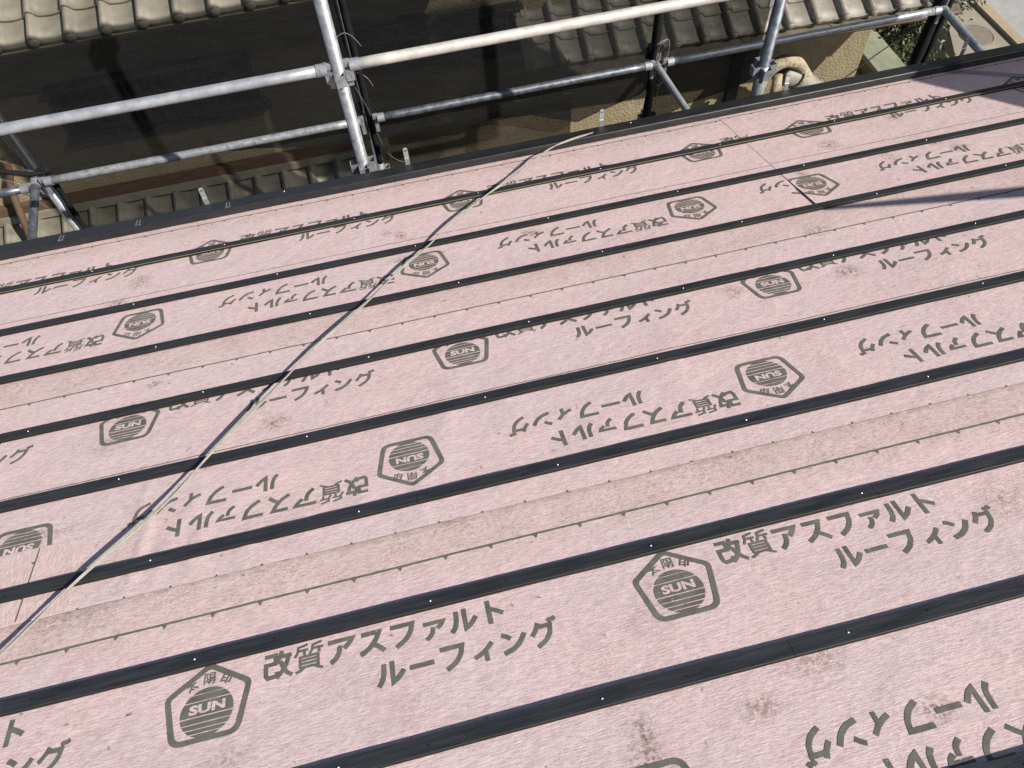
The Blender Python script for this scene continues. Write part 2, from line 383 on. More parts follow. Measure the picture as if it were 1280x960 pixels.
# heavy gothic katakana, stroke by stroke, in a unit square (y up)
KANA = {
 'ア': [[(.05, .84), (.93, .84), (.80, .66), (.62, .50)], [(.47, .64), (.44, .40), (.33, .20), (.13, .05)]],
 'ス': [[(.14, .82), (.78, .82), (.66, .54), (.42, .26), (.08, .06)], [(.56, .38), (.76, .22), (.94, .04)]],
 'フ': [[(.08, .82), (.88, .82), (.80, .50), (.58, .22), (.24, .03)]],
 'ァ': [[(.16, .62), (.88, .62), (.80, .48), (.64, .38)], [(.50, .46), (.47, .26), (.38, .13), (.22, .02)]],
 'ル': [[(.27, .84), (.25, .46), (.18, .22), (.03, .04)], [(.56, .88), (.56, .10), (.76, .22), (.97, .48)]],
 'ト': [[(.34, .95), (.34, .02)], [(.36, .62), (.60, .50), (.84, .34)]],
 'ー': [[(.06, .46), (.94, .46)]],
 'ィ': [[(.84, .66), (.62, .44), (.40, .30), (.14, .19)], [(.57, .42), (.57, 0.)]],
 'ン': [[(.10, .80), (.26, .72), (.40, .60)], [(.08, .09), (.44, .18), (.72, .38), (.93, .70)]],
 'グ': [[(.36, .92), (.25, .68), (.06, .46)], [(.30, .76), (.78, .76), (.72, .46), (.52, .20), (.18, .02)], [(.76, 1.0), (.84, .86)], [(.92, 1.04), (1., .90)]],
}
def stroke(bm, pts, w):
    P = [Vector(p) for p in pts]
    if len(P) > 2:
        Q = [P[0]]
        for i in range(len(P)-1):
            a, b = P[i], P[i+1]
            # keep sharp corners, soften gentle ones
            Q.append(b)
        S = [Q[0]]
        for i in range(1, len(Q)-1):
            u = (Q[i]-Q[i-1]).normalized(); v = (Q[i+1]-Q[i]).normalized()
            if u.dot(v) > .72:
                S += [Q[i].lerp(Q[i-1], .3), Q[i]*.5 + (Q[i].lerp(Q[i-1], .3)+Q[i].lerp(Q[i+1], .3))*.25, Q[i].lerp(Q[i+1], .3)]
            else: S.append(Q[i])
        P = S+[Q[-1]]
    prev = None; lv = rv = None
    for i, p in enumerate(P):
        d0 = (P[i]-P[i-1]).normalized() if i else (P[1]-P[0]).normalized()
        d1 = (P[i+1]-P[i]).normalized() if i < len(P)-1 else d0
        t = (d0+d1); t = t.normalized() if t.length > 1e-4 else d0
        n = Vector((-t.y, t.x)); k = min(1/max(.35, n.dot(Vector((-d0.y, d0.x)))), 1.8)
        l = bm.verts.new((*(p+n*w/2*k), 0)); r = bm.verts.new((*(p-n*w/2*k), 0))
        if prev: bm.faces.new((prev[0], prev[1], r, l))
        prev = (l, r)
KANJI = {
 '改': [[(.04, .88), (.42, .88), (.42, .56), (.08, .56), (.08, .16), (.16, .06), (.48, .10), (.48, .24)],
        [(.64, 1.0), (.58, .76), (.46, .56)], [(.60, .78), (.98, .78)], [(.88, .76), (.80, .44), (.64, .18), (.44, .0)], [(.60, .60), (.70, .32), (.84, .12), (1.0, .0)]],
 '質': [[(.46, .99), (.14, .92), (.12, .74), (.02, .58)], [(.13, .79), (.48, .79)], [(.35, .79), (.35, .60)], [(.96, .99), (.64, .92), (.62, .74), (.52, .60)], [(.63, .79), (1.0, .79)], [(.86, .79), (.86, .60)],
        [(.20, .15), (.20, .54), (.82, .54), (.82, .15), (.18, .15)], [(.20, .415), (.82, .415)], [(.20, .285), (.82, .285)], [(.36, .14), (.24, .05), (.05, -.01)], [(.66, .14), (.80, .06), (.97, -.01)]],
 '太': [[(.06, .66), (.94, .66)], [(.50, .98), (.49, .62), (.34, .28), (.06, .02)], [(.52, .60), (.68, .28), (.96, .02)], [(.42, .22), (.56, .06)]],
 '印': [[(.42, .94), (.10, .82), (.10, .14), (.46, .24)], [(.10, .52), (.42, .52)], [(.60, .0), (.60, .86), (.92, .86), (.92, .22), (.74, .22)]],
 '陽': [[(.07, .0), (.07, .94), (.34, .94), (.22, .66), (.34, .44), (.24, .26), (.12, .28)], [(.50, .56), (.50, .96), (.90, .96), (.90, .56), (.48, .56)], [(.50, .76), (.90, .76)], [(.38, .44), (1.0, .44)], [(.56, .42), (.36, .10)], [(.50, .28), (.94, .28), (.88, .02), (.74, .02)], [(.66, .28), (.46, .0)]],
}
def kanji(bm, ch, M, w):
    t = bmesh.new()
    for i, st in enumerate(KANJI[ch]):
        n0 = len(t.verts); stroke(t, st, w); t.verts.ensure_lookup_table()
        for v in t.verts[n0:]: v.co.z = i*.00004
    merge(bm, t, M)
def kana_row(bm, s, x0, pitch, y0, h):
    for i, ch in enumerate(s):
        t = bmesh.new()
        for si, st in enumerate(KANA[ch]):
            n0 = len(t.verts); stroke(t, st, .175 if ch not in 'ァィグ' else .16); t.verts.ensure_lookup_table()
            for v in t.verts[n0:]: v.co.z = si*.00004
        merge(bm, t, Matrix.Translation((x0+i*pitch, y0, 0)) @ Matrix.Diagonal((pitch*.90, h, 1, 1)))
for ch, x, y, rot, sz in (('太', -.033, .0605, 24, .0205), ('陽', .0005, .0690, -2, .024), ('印', .0335, .0605, -24, .0205)):
    kanji(LOGO, ch, Matrix.Translation((x, y, 0)) @ Matrix.Rotation(math.radians(rot), 4, 'Z') @ Matrix.Diagonal((sz, sz, 1, 1)) @ Matrix.Translation((-.5, -.5, 0)), .15 if ch != '陽' else .095)
kanji(TEXT, '質', Matrix.Translation((.1665, .032, 0)) @ Matrix.Diagonal((.0575, .059, 1, 1)), .088)
kanji(TEXT, '改', Matrix.Translation((.106, .032, 0)) @ Matrix.Diagonal((.056, .058, 1, 1)), .150)
kana_row(TEXT, 'アスファルト', .231, .0618, .031, .0585)
kana_row(TEXT, 'ルーフィング', .325, .0605, -.0445, .0575)

def drape(src, M, f, lo_margin, name, mat, parent, dz=.0005, clip=None, cell=.04):
    bm = src.copy(); bmesh.ops.transform(bm, matrix=M, verts=bm.verts[:])
    xs = [v.co.x for v in bm.verts]; ys = [v.co.y for v in bm.verts]
    def cut(co, no, clear=False):
        bmesh.ops.bisect_plane(bm, geom=bm.verts[:]+bm.edges[:]+bm.faces[:], plane_co=co, plane_no=no, clear_outer=clear)
    if clip:
        for co, no in clip: cut(co, no, True)
    if not bm.faces: bm.free(); return None
    k = math.floor(min(xs)/cell)+1
    while k*cell < max(xs): cut((k*cell, 0, 0), (1, 0, 0)); k += 1
    k = math.floor(min(ys)/cell)+1
    while k*cell < max(ys): cut((0, k*cell, 0), (0, 1, 0)); k += 1
    for v in bm.verts: v.co.z += f(v.co.x, v.co.y) + dz
    for fc in bm.faces:
        fc.normal_update()
        if fc.normal.z < 0: fc.normal_flip()
    me = bpy.data.meshes.new(name); bm.to_mesh(me); bm.free(); me.materials.append(mat)
    for p in me.polygons: p.use_smooth = True
    o = bpy.data.objects.new(name, me); COL.objects.link(o); o.parent = parent
    return o
PER = .938
def print_rows(sheet, f, mat, x0, x1, v_up, u_up, v_dn, u_dn, clip):
    for (u0, v0, rot) in ((u_up, v_up, 0), (u_dn, v_dn, math.pi)):
        k = math.floor((x0-u0)/PER)-1
        while u0+k*PER < x1+PER:
            M = Matrix.Translation((u0+k*PER, v0, 0)) @ Matrix.Rotation(rot, 4, 'Z')
            drape(LOGO, M, f, 0, 'printed_emblem', M_INK, sheet, .0008, clip)
            drape(SUNL, M, f, 0, 'emblem_lettering', mat, sheet, .0013, clip)
            drape(TEXT, M, f, 0, 'printed_lettering', M_INK, sheet, .0008, clip)
            k += 1
def line_bm(x0, x1, v, tri, w=None):
    w = w or (.0052 if tri else .003)
    bm = bmesh.new()
    if tri == 1: v -= .009; poly(bm, [(x0, v-.0004), (x1, v-.0004), (x1, v+.0004), (x0, v+.0004)])
    if tri < 1: poly(bm, [(x0, v-w/2), (x1, v-w/2), (x1, v+w/2), (x0, v+w/2)])   # tri=1: the line itself is under the next roll, only the tick tips show
    if tri:
        x = x0 + .03
        while x < x1:
            hw = .014 if tri == 1 else .0068; poly(bm, [(x-hw, v), (x, v+tri*(.0225 if tri == 1 else .0125)), (x+hw, v)]); x += .1
    return bm

RIN = [(-3.3, 3.45)]
defs = []
SM0 = [(-.94, -.40, .05, .07, .8), (-.02, -.455, .03, .05, .95), (-.07, -.42, .03, .03, .8), (-.03, -.62, .06, .03, .7), (-1.0, -.52, .05, .04, .7), (.42, -.62, .05, .04, .7)]
SM0R = [(1.62, -.44, .06, .05, .8), (1.95, -.33, .05, .05, .7), (1.42, -.64, .03, .12, .95), (1.95, -.58, .05, .04, .8), (2.0, -.65, .05, .04, .7), (1.75, -.62, .04, .06, .6)]
SMA = [(-.81, -.17, .035, .025, 1.), (-.9, -.40, .07, .06, .8), (-.45, -.46, .06, .05, .7), (1.25, -.36, .06, .05, .7), (.9, -.34, .05, .05, .6), (-1.02, -.68, .2, .03, .8), (1.28, -.12, .06, .04, .7), (-.62, -.56, .05, .04, .8)]
SMB = [(-.52, -.42, .07, .04, .6), (1.1, -.30, .10, .07, .7), (.55, -.52, .09, .07, .75), (.2, -.62, .06, .05, .8), (.21, -.57, .04, .05, .7), (.95, -.62, .08, .06, .75), (.42, -.58, .06, .04, .6), (.7, -.66, .05, .04, .7), (-.9, -.02, .2, .04, .6), (.3, -.36, .08, .06, .5)]
lines_name = 'printed_line'
def lines(sheet, f, x0, x1, specs):
    for v, tri in specs: drape(line_bm(x0, x1, v, tri), Matrix(), f, 0, lines_name, M_INK, sheet, .0007)

# S0 (left run and the piece lapped over it on the right), A, B, C
m0 = mat_sheet('pink_sheet_a', SM0, True)
zf0 = zfun_make(-.012, 1)
lo = -.012
s0, f0 = make_sheet('pink roofing sheet along the eave, left of the diagonal end joint', -3.35, 1.50, lo, .872, m0, zf0)
cl = [((0, -.99, 0), (0, -1, 0))]
print_rows(s0, f0, m0, -2.6, 1.2, -.312-lo, -.705, -.678-lo, -.901+PER, [((1.48, 0, 0), (1, 0, 0))])
lines(s0, f0, -3.3, 1.5, [(-.066-lo, -1), (-.512-lo, 0)])
m0r = mat_sheet('pink_sheet_b', SM0R, True, (3.1, 1.7, 0))
liftR = lambda x, v: .0045*math.exp(-((x-1.356)/.05)**2)*math.exp(-((v+.82)/.16)**2)
s0r, f0r = make_sheet('pink roofing sheet along the eave, partly in shadow, right of the end joint', 1.356, 3.45, lo+.004, .868, m0r, zfun_make(-.008, 4), .0010, liftR)
print_rows(s0r, f0r, m0r, 1.5, 2.9, -.305-lo, 1.62, -.700-lo, 1.415, [((1.358, 0, 0), (-1, 0, 0)), ((3.44, 0, 0), (1, 0, 0))])
lines(s0r, f0r, 1.36, 3.44, [(-.060-lo, -1), (-.506-lo, 0)])
# A
mA = mat_sheet('pink_sheet_c', SMA, True, (5.2, .3, 0))
lo = -.868
WR_A = [(-.755, -.80, .012, .10, .0042, .10), (-.772, -.66, .014, .07, .0026, .1), (-.70, -.86, .020, .06, .0026, .2), (-.62, -.84, .022, .07, .0030, .1), (-.64, -.68, .02, .06, .0022, 0), (-.50, -.85, .028, .06, .0028, .15), (-.38, -.84, .022, .06, .0022, -.1), (-.24, -.83, .035, .07, .0024, .1), (.0, -.60, .04, .14, .0024, .2), (.16, -.62, .05, .14, .0022, .1), (.35, -.80, .04, .09, .0022, -.2), (.62, -.55, .05, .16, .0024, .2), (1.0, -.72, .05, .12, .0022, -.15), (-.1, -.84, .02, .06, .0022, .1)]
sA, fA = make_sheet('pink roofing sheet second up from the eave, under the third to sixth battens', -3.35, 3.45, lo, .965, mA, zfun_make(-.868, 2, WR_A), .0005, None, .01)
print_rows(sA, fA, mA, -2.2, 2.4, -1.214-lo, -.856, -1.573-lo, -.113, None)
lines(sA, fA, -3.3, 3.4, [(-1.001-lo, -1), (-1.394-lo, 0), (-1.8120-lo, 1)])
# B
mB = mat_sheet('pink_sheet_d', SMB, True, (1.9, 4.4, 0))
lo = -1.806
sB, fB = make_sheet('pink roofing sheet nearest the camera with upright SUN emblems between dark battens', -3.35, 3.45, lo, 1.0, mB, zfun_make(-1.806, 3), .0017)
print_rows(sB, fB, mB, -1.9, 1.9, -2.1237-lo, -.564, -2.487-lo, .195, None)
lines(sB, fB, -3.3, 3.4, [(-1.900-lo, -1), (-2.305-lo, 0)])
# roof above the photo's lower edge, plain (one more roll of the same sheet)
mC = mat_sheet('pink_sheet_e', [], True, (7.7, 2.2, 0))
sC, fC = make_sheet('plain pink roofing sheet near the ridge, just beyond the lower edge of the photo', -3.35, 3.45, -2.712, 2.0, mC, zfun_make(-2.712, 5), .0028, None, .05)
# patch with turned grain on the left
PINK = (.555, .43, .41)
mP = mat_sheet('pink_patch', [(-.03, -.03, .1, .05, .7)], False, (2.2, 9.1, 0), math.radians(83))
lo = -1.592
def fAonP(x, v): return fA(x, v+(-1.592+.868)) + .0010
pp, fP = make_sheet('small pink roofing patch with turned grain over the cut emblem at left', -1.75, -.893, lo, .210, mP, fAonP, .0012)
bm = bmesh.new(); poly(bm, [(-1.0002, -.004), (-.9968, -.004), (-.9998, -.207), (-1.0032, -.207)])
for v in (-.045, -.145): poly(bm, [(-.999, v+.006), (-1.0085, v), (-1.0, v-.006)])
drape(bm, Matrix(), fP, 0, 'printed_line', M_INK, pp, .0006)

# ------------------------------------------------------------------ black eave strip
ev = empty('eave_strip', (0, 0, 0), 'raised black eave strip closing the lower edge of the pink roof', 'eave strip', None, ROOF)
bm = bmesh.new(); box(bm, RX0, RX1, -.036, .038, .0045, .0345, None, .004); link('strip', bm, M_EAVE, ev)
bm = bmesh.new(); box(bm, RX0, RX1, .0395, .052, -.12, .024, None, .003); link('drip_edge', bm, M_EAVE, ev)
for x in (-1.29, -1.0, -.655):
    bm = bmesh.new(); box(bm, x-.0025, x+.0025, -.030, .014, .0347, .0357); box(bm, x+.010, x+.014, -.026, .012, .0347, .0355); box(bm, x-.004, x+.018, -.031, -.027, .0346, .0358); link('tape_mark', bm, M_TAPE, ev)
for x in (2.30, .995, -.43):
    bm = bmesh.new(); bmesh.ops.create_uvsphere(bm, u_segments=10, v_segments=6, radius=.0028); o = link('nail', bm, M_NAIL, ev, None, True); o.location = (x, .012, .035)

# ------------------------------------------------------------------ black battens
BY = [-.288, -.579, -.860, -1.145, -1.429, -1.722, -2.009, -2.301, -2.583]
LBL = ['black batten nearest the eave, with the yellow string along it',
 'second black batten from the eave, just below the eave sheet’s thin middle line',
 'third black batten from the eave, where the slanting end joint of the eave sheet stops',
 'fourth black batten from the eave, hiding the upper half of a row of emblems',
 'fifth black batten from the eave, with a thin printed line running along its far side',
 'sixth black batten from the eave, crossed by the cable over the turned-grain patch',
 'seventh black batten from the eave, just above the largest upright lettering',
 'eighth black batten from the eave, bare pink sheet and lettering on its far side',
 'ninth black batten from the eave, cut by the lower right corner of the photo']
PH = [.30, .02, .13, .293, .108, .225, .355, .158, .30]
LBL = [l.replace('’', "'") for l in LBL]
for i, y in enumerate(BY):
    b = empty('roof_batten', (0, 0, 0), LBL[i], 'batten', 'black battens across the pink roof', ROOF @ Matrix.Translation((0, y, 0)))
    zt = .0132; w = .0325; z0 = .0062
    segs = []
    x = RX0+.05 + random.uniform(0, .5); xs = [RX0+.05]
    xs += sorted(random.uniform(.9, 1.3)*0 + xx for xx in [RX0 + 1.82*(k+1) + [.3, .8, -.2, .55, .1, -.35, .62, .28, .9][i] for k in range(3)])
    xs = [q for q in xs if q < RX1-.3][:3] + [RX1-.05]
    bm = bmesh.new()
    for a, c in zip(xs, xs[1:]):
        dy = random.uniform(-.0008, .0008)
        n = 40
        vs0 = []
        # a slightly wavy bar: bottom plane rests on the sheet, eased upper arrises
        prof = [(-w/2, .0042), (-w/2, zt-.0008), (-w/2+.0008, zt), (w/2-.0008, zt), (w/2, zt-.0008), (w/2, .0042)]
        rings = []
        for k in range(n+1):
            xx = a+.0005+(c-a-.001)*k/n
            oy = dy + .0026*noise.noise(Vector((xx*1.1, i*3.1, 0))) + .0008*noise.noise(Vector((xx*6, i*3.1, 5))); oz = .0007*noise.noise(Vector((xx*2.3, i*5, 9)))
            rings.append([bm.verts.new((xx, py+oy, pz+oz)) for py, pz in prof])
        m = len(prof)
        for r0, r1 in zip(rings, rings[1:]):
            for k in range(m):
                fc = bm.faces.new((r0[k], r0[(k+1) % m], r1[(k+1) % m], r1[k]))
                if k in (0, 4): fc.material_index = 1
        bm.faces.new(rings[0][::-1]); bm.faces.new(rings[-1])
    link('bar', bm, [M_BATTEN, M_BATTEN_EDGE], b)
    k = -6
    while k < 8:
        xx = PH[i] + .475*k + random.uniform(-.004, .004)
        if RX0+.1 < xx < RX1-.1 and (-1.75-(y+3)*.0 < xx):
            bm = bmesh.new(); bmesh.ops.create_uvsphere(bm, u_segments=10, v_segments=6, radius=.0023); o = link('nail', bm, M_NAIL, b, None, True); o.location = (xx, random.uniform(-.004, .003), zt+.0002)
            bm = bmesh.new(); bmesh.ops.create_circle(bm, cap_ends=True, segments=12, radius=.0023); o = link('pilot_hole', bm, M_HOLE, b); o.location = (xx+.16, .001+random.uniform(-.003, .003), zt+.0009)
        k += 1
# yellow setting-out string along the first batten
bm = bmesh.new()
tube(bm, [(RX0+.1+ (RX1-RX0-.2)*k/60, BY[0]-w/2-.0035+.0006*math.sin(k*1.3), .0128+.0005*math.sin(k*.9)) for k in range(61)], .0010, 6)
tag(link('string_line', bm, M_STRING, None, ROOF), 'thin yellow string stretched along the uphill side of the first batten', 'string')

# ------------------------------------------------------------------ cable over the roof
CP = [(-1.55, -2.47, .012), (-1.25, -2.14, .022), (-1.013, -1.868, .022), (-.885, -1.712, .021), (-.719, -1.538, .026), (-.605, -1.376, .022), (-.470, -1.200, .026), (-.325, -1.012, .022), (-.170, -.842, .024), (-.02, -.660, .026), (.05, -.590, .024), (.165, -.452, .030), (.290, -.322, .028), (.395, -.232, .030), (.480, -.160, .034), (.570, -.075, .040), (.650, .000, .046), (.745, .042, .045), (.84, .066, .030), (.93, .085, -.03), (1.0, .10, -.2), (1.02, .10, -.5)]
path = [Vector((p.x, p.y, p.z*1.2 if p.z > 0 else p.z)) for p in smooth_path(CP, 10)]
# parallax: the points above were read at roof level, so move them along the line of sight to their height
Rinv = ROOF.inverted(); camr = Rinv @ CAMPOS
path = [Vector((p.x + (camr.x-p.x)*p.z/camr.z, p.y + (camr.y-p.y)*p.z/camr.z, p.z)) for p in path]
cab = empty('cable', (0, 0, 0), 'pale twin-core cable lying diagonally over the pink roof and battens', 'cable', None, ROOF)
for s in (0, 1):
    pts = []
    for i, p in enumerate(path):
        t = (path[min(i+1, len(path)-1)]-path[max(i-1, 0)]).normalized(); n = Vector((t.y, -t.x, 0)).normalized()
        a = i*.16+s*math.pi
        pts.append(p + n*.0026*math.cos(a) + Vector((0, 0, 1))*.0016*math.sin(a))
    bm = bmesh.new(); tube(bm, pts, .0024, 8); link('core', bm, M_CABLE, cab, None, True)

# ------------------------------------------------------------------ gutter brackets standing up past the eave
BL = ['white metal gutter bracket left of the first scaffold post, in front of the shaded tiles', 'white metal gutter bracket just right of the left scaffold post', 'white metal gutter bracket where the cable leaves the roof', 'white metal gutter bracket beside the pale ridge end', 'white metal gutter bracket before the dark gap at far right']
for i, x in enumerate((-.740, .070, .885, 1.702, 2.515)):
    g = empty('gutter_bracket', (0, 0, 0), BL[i], 'gutter bracket', 'zinc gutter brackets along the eave', Matrix.Translation(rw(x, .075, 0)))
    tl = random.uniform(-.06, .06)
    bm = bmesh.new(); MM = Matrix.Rotation(tl, 4, 'Y')
    box(bm, -.0095, .0095, -.0015, .0015, -.02, .052, MM, .0006)
    box(bm, -.0095, .0095, -.0035, -.0005, .050, .090, MM @ Matrix.Rotation(-.10, 4, 'X'), .0006)
    bmesh.ops.create_cone(bm, cap_ends=True, segments=16, radius1=.0095, radius2=.0095, depth=.003, matrix=MM @ Matrix.Rotation(-.10, 4, 'X') @ Matrix.Translation((0, -.002, .090)) @ Matrix.Rotation(math.pi/2, 4, 'X'))
    link('upright', bm, M_GALV, g)
    bm = bmesh.new(); tube(bm, [(0, -.02, -.07), (0, .0, -.02), (0, .012, -.05), (0, .04, -.12), (0, .09, -.14), (0, .115, -.11)], .006, 6); link('hook', bm, M_GALV, g)

# ------------------------------------------------------------------ scaffold
YI, YO = .28, 1.24
def cup(bm, z, r=.0243):
    for k in range(4):
        M = Matrix.Translation((0, 0, z)) @ Matrix.Rotation(k*math.pi/2, 4, 'Z')
        box(bm, r-.002, r+.030, -.020, -.0165, -.024, .024, M); box(bm, r-.002, r+.030, .0165, .020, -.024, .024, M); box(bm, r+.0265, r+.030, -.0164, .0164, -.024, .024, M)
def cup_low(bm, z, r=.0243): cup(bm, z, r)
def post(label, x, y, z0, z1, cups, mat, sleeve=None):
    p = empty('scaffold_post', (x, y, z0), label, 'scaffold post', 'upright scaffold tubes')
    bm = bmesh.new(); tube(bm, [(0, 0, 0), (0, 0, z1-z0)], .0243, 24); link('tube', bm, mat, p, None, True)
    for z in cups:
        bm = bmesh.new(); cup(bm, z-z0); link('cup_bracket', bm, M_ZINC, p)
    if sleeve is not None:
        bm = bmesh.new(); tube(bm, [(0, 0, sleeve-.35-z0), (0, 0, sleeve-z0)], .0275, 24); link('joint_sleeve', bm, M_ZINC, p, None, True)
    bm = bmesh.new(); box(bm, -.07, .07, -.07, .07, 0, .006); link('base_plate', bm, M_ZINC_DARK, p)
    return p
xA, xB = -.113, 1.70
zr = .345
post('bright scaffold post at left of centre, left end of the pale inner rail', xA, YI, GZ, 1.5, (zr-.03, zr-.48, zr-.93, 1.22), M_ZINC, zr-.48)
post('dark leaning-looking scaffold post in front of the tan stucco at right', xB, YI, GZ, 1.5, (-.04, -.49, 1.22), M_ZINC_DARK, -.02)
# outer posts are placed where the photo shows them
xJ, xA2, xC, xD = -1.815, -.060, 1.585, 3.335
zl = -.575
post('grey scaffold post at far left, half behind the dark mesh', xJ, YO, GZ, .9, (zl+.02, zl-.88), M_ZINC)
post('scaffold post behind the bright left post, standing by the black mesh fold', xA2, YO, GZ, .9, (zl+.02, zl-.43), M_ZINC)
post('scaffold post right of centre below the tied white cord', xC, YO, GZ, .9, (zl+.02, zl-.43), M_ZINC)
post('scaffold post at top right inside the rolled black mesh', xD, YO, GZ, .9, (zl+.02,), M_ZINC_DARK)
def rail(label, a, b, r, mat, drop=True, group='scaffold rails'):
    a = Vector(a); b = Vector(b); d = (b-a).normalized()
    o = empty('scaffold_rail', a, label, 'scaffold rail', group)
    bm = bmesh.new(); L = b-a
    n = 12
    tube(bm, [L*(k/n) for k in range(n+1)], r, 20); link('tube', bm, mat, o, None, True)
    for q, s in ((Vector((0, 0, 0)), -1), (L, 1)):
        bm = bmesh.new()
        tube(bm, [q-d*s*.035, q+d*s*.004], r+.003, 16)
        M = Matrix.Translation(q + d*s*.012) @ d.to_track_quat('X', 'Z').to_matrix().to_4x4()
        box(bm, -.010, .010, -.006, .006, -.085, .018, M, .001)
        box(bm, -.016, .012, -.010, .010, .0, .026, M, .002)
        link('end_wedge', bm, M_ZINC, o)
    return o
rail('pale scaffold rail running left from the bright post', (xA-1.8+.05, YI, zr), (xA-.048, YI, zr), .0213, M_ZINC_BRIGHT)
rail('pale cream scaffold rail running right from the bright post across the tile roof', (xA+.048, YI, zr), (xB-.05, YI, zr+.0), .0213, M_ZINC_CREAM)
YR = YO-.085
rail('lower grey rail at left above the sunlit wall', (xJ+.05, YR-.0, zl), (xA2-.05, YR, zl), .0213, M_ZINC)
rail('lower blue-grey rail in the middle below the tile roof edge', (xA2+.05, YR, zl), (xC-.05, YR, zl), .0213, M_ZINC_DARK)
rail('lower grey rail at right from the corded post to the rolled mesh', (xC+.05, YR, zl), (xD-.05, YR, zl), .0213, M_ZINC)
rail('dark stub of lower rail at the left photo edge', (xJ-1.7, YR, zl-.02), (xJ-.05, YR, zl-.02), .0213, M_ZINC_DARK)
rail('short cross tube at far left, with a bright sun spot', (xJ-.012, YO-.06, zl-.012), (xJ+.035, YI+.05, zl-.012), .0213, M_ZINC_DARK)
rail('short cross tube slanting from the corded post to the roof', (xC-.012, YO-.06, zl-.012), (xC+.04, YI+.05, zl-.012), .019, M_ZINC_BRIGHT)
rail('thick bright cross tube at top right', (xD-.008, YO-.06, zl-.012), (xD-.045, YI+.05, zl-.012), .0213, M_ZINC)

# dark mesh fabric hung on the inside of the outer posts
YM = YO-.042
def lerp_poly(P, x):
    for (a, za), (b, zb) in zip(P, P[1:]):
        if a <= x <= b: return za+(zb-za)*(x-a)/(b-a)
    return P[0][1] if x < P[0][0] else P[-1][1]
def mesh_panel(label, hem, ztop, mat, y=YM, strip=None, amp=.012, seed=0, ymat=None):
    x0, x1 = hem[0][0], hem[-1][0]
    nx = max(8, int((x1-x0)/.03)); nz = 36
    bm = bmesh.new(); g = []
    for j in range(nz+1):
        t = j/nz; row = []
        for i in range(nx+1):
            x = x0+(x1-x0)*i/nx; zb = lerp_poly(hem, x) + .010*noise.noise(Vector((x*7, seed, 0))); z = zb+(ztop-zb)*t
            yy = y + amp*noise.noise(Vector((x*1.4+z*1.2+seed*9, z*3.6-x*.8, seed))) + .5*amp*noise.noise(Vector((x*5, z*9, seed+5)))
            row.append(bm.verts.new((x, yy, z)))
        g.append(row)
    for j in range(nz):
        for i in range(nx): bm.faces.new((g[j][i], g[j][i+1], g[j+1][i+1], g[j+1][i]))
    edge = [v.co.copy() for v in g[0]]
    o = link('mesh_sheet', bm, mat, None, None, True); tag(o, label, 'scaffold mesh', 'dark scaffold mesh sheets')
    # piped hem
    bm = bmesh.new(); tube(bm, edge, .0018, 6); h = link('hem', bm, mat, o)
    if strip:
        (sx0, sz0), (sx1, sz1), w, d = strip
        bm = bmesh.new(); n = 40; pts = [Vector((sx0+(sx1-sx0)*k/n, y-.012+.006*noise.noise(Vector((k*.4, seed, 1))), sz0+(sz1-sz0)*k/n)) for k in range(n+1)]
        rs = [w*(1+.35*noise.noise(Vector((k*.33, seed, 4)))) for k in range(n+1)]
        tube(bm, pts, rs, 10)
        link('gathered_fold', bm, M_MESH_BLK, o, None, True)
    return o
ZT = 1.85
mesh_panel('dark scaffold mesh at the left photo edge, left of the left outer post', [(-3.6, -.38), (-2.1, -.40), (-1.93, -.42), (xJ-.02, -.50)], .10, M_MESH, seed=1)
mesh_panel('wide dark scaffold mesh over the left window and wall', [(xJ-.018, -.50), (-1.66, -.612), (-1.18, -.592), (-.75, -.64), (-.27, -.725), (-.075, -.74)], .10, M_MESH, seed=2, strip=((-.052, -.90), (-.052, .35), .017, 1))
mesh_panel('dark scaffold mesh over the middle windows and left part of the tile roof', [(-.073, -.74), (.09, -.745), (.55, -.772), (.74, -.74), (1.13, -.905), (1.5, -.783), (xC-.022, -.74)], ZT, M_MESH_MID, seed=3, strip=((xC-.03, -1.15), (xC-.012, .15), .022, 1))
mesh_panel('dark scaffold mesh right of the corded post over the tile roof', [(xC-.018, -1.02), (1.816, -.925), (2.139, -.86), (2.22, -.82)], ZT, M_MESH_MID, seed=4)
mesh_panel('unseen shade mesh added above the top right bay, just over the photo edge', [(2.24, .20), (4.4, .35)], ZT, mat_mesh('wall_shade_mesh', (.009, .0095, .010), .08), seed=8)  # added out of view to shade the neighbour's wall
mesh_panel('brown doubled scaffold mesh hanging below the lower rail', [(.02, -1.7), (.5, -1.75), (1.12, -1.7)], -.80, M_MESH_LOW, y=YM+.10, amp=.03, seed=6)
# black lacing along the far left post and rolled-up mesh on the right post
bm = bmesh.new()
tube(bm, [Vector((xJ+.055+.004*math.sin(k*.9), YM+.01, zl-.0-.06*k)) for k in range(40)], [.016+.003*math.sin(k*1.7) for k in range(40)], 8)
tag(link('lacing_rope', bm, M_MESH_BLK, None, None, True), 'black mesh lacing hanging along the far left post', 'mesh lacing')
bm = bmesh.new()
rr = [.034+.008*noise.noise(Vector((k*.5, 3, 1))) for k in range(50)]
tube(bm, [Vector((xD-.035+.010*noise.noise(Vector((k*.3, 1, 8))), YM-.01, .0-.05*k)) for k in range(50)], rr, 12)
tube(bm, [Vector((xD+.055+.02*noise.noise(Vector((k*.3, 4, 8))), YM+.02, .3-.05*k)) for k in range(46)], [.022+.01*noise.noise(Vector((k*.6, 7, 1))) for k in range(46)], 8)
tag(link('rolled_mesh', bm, M_MESH_BLK, None, None, True), 'rolled-up black mesh tied along the top right outer post', 'rolled mesh')
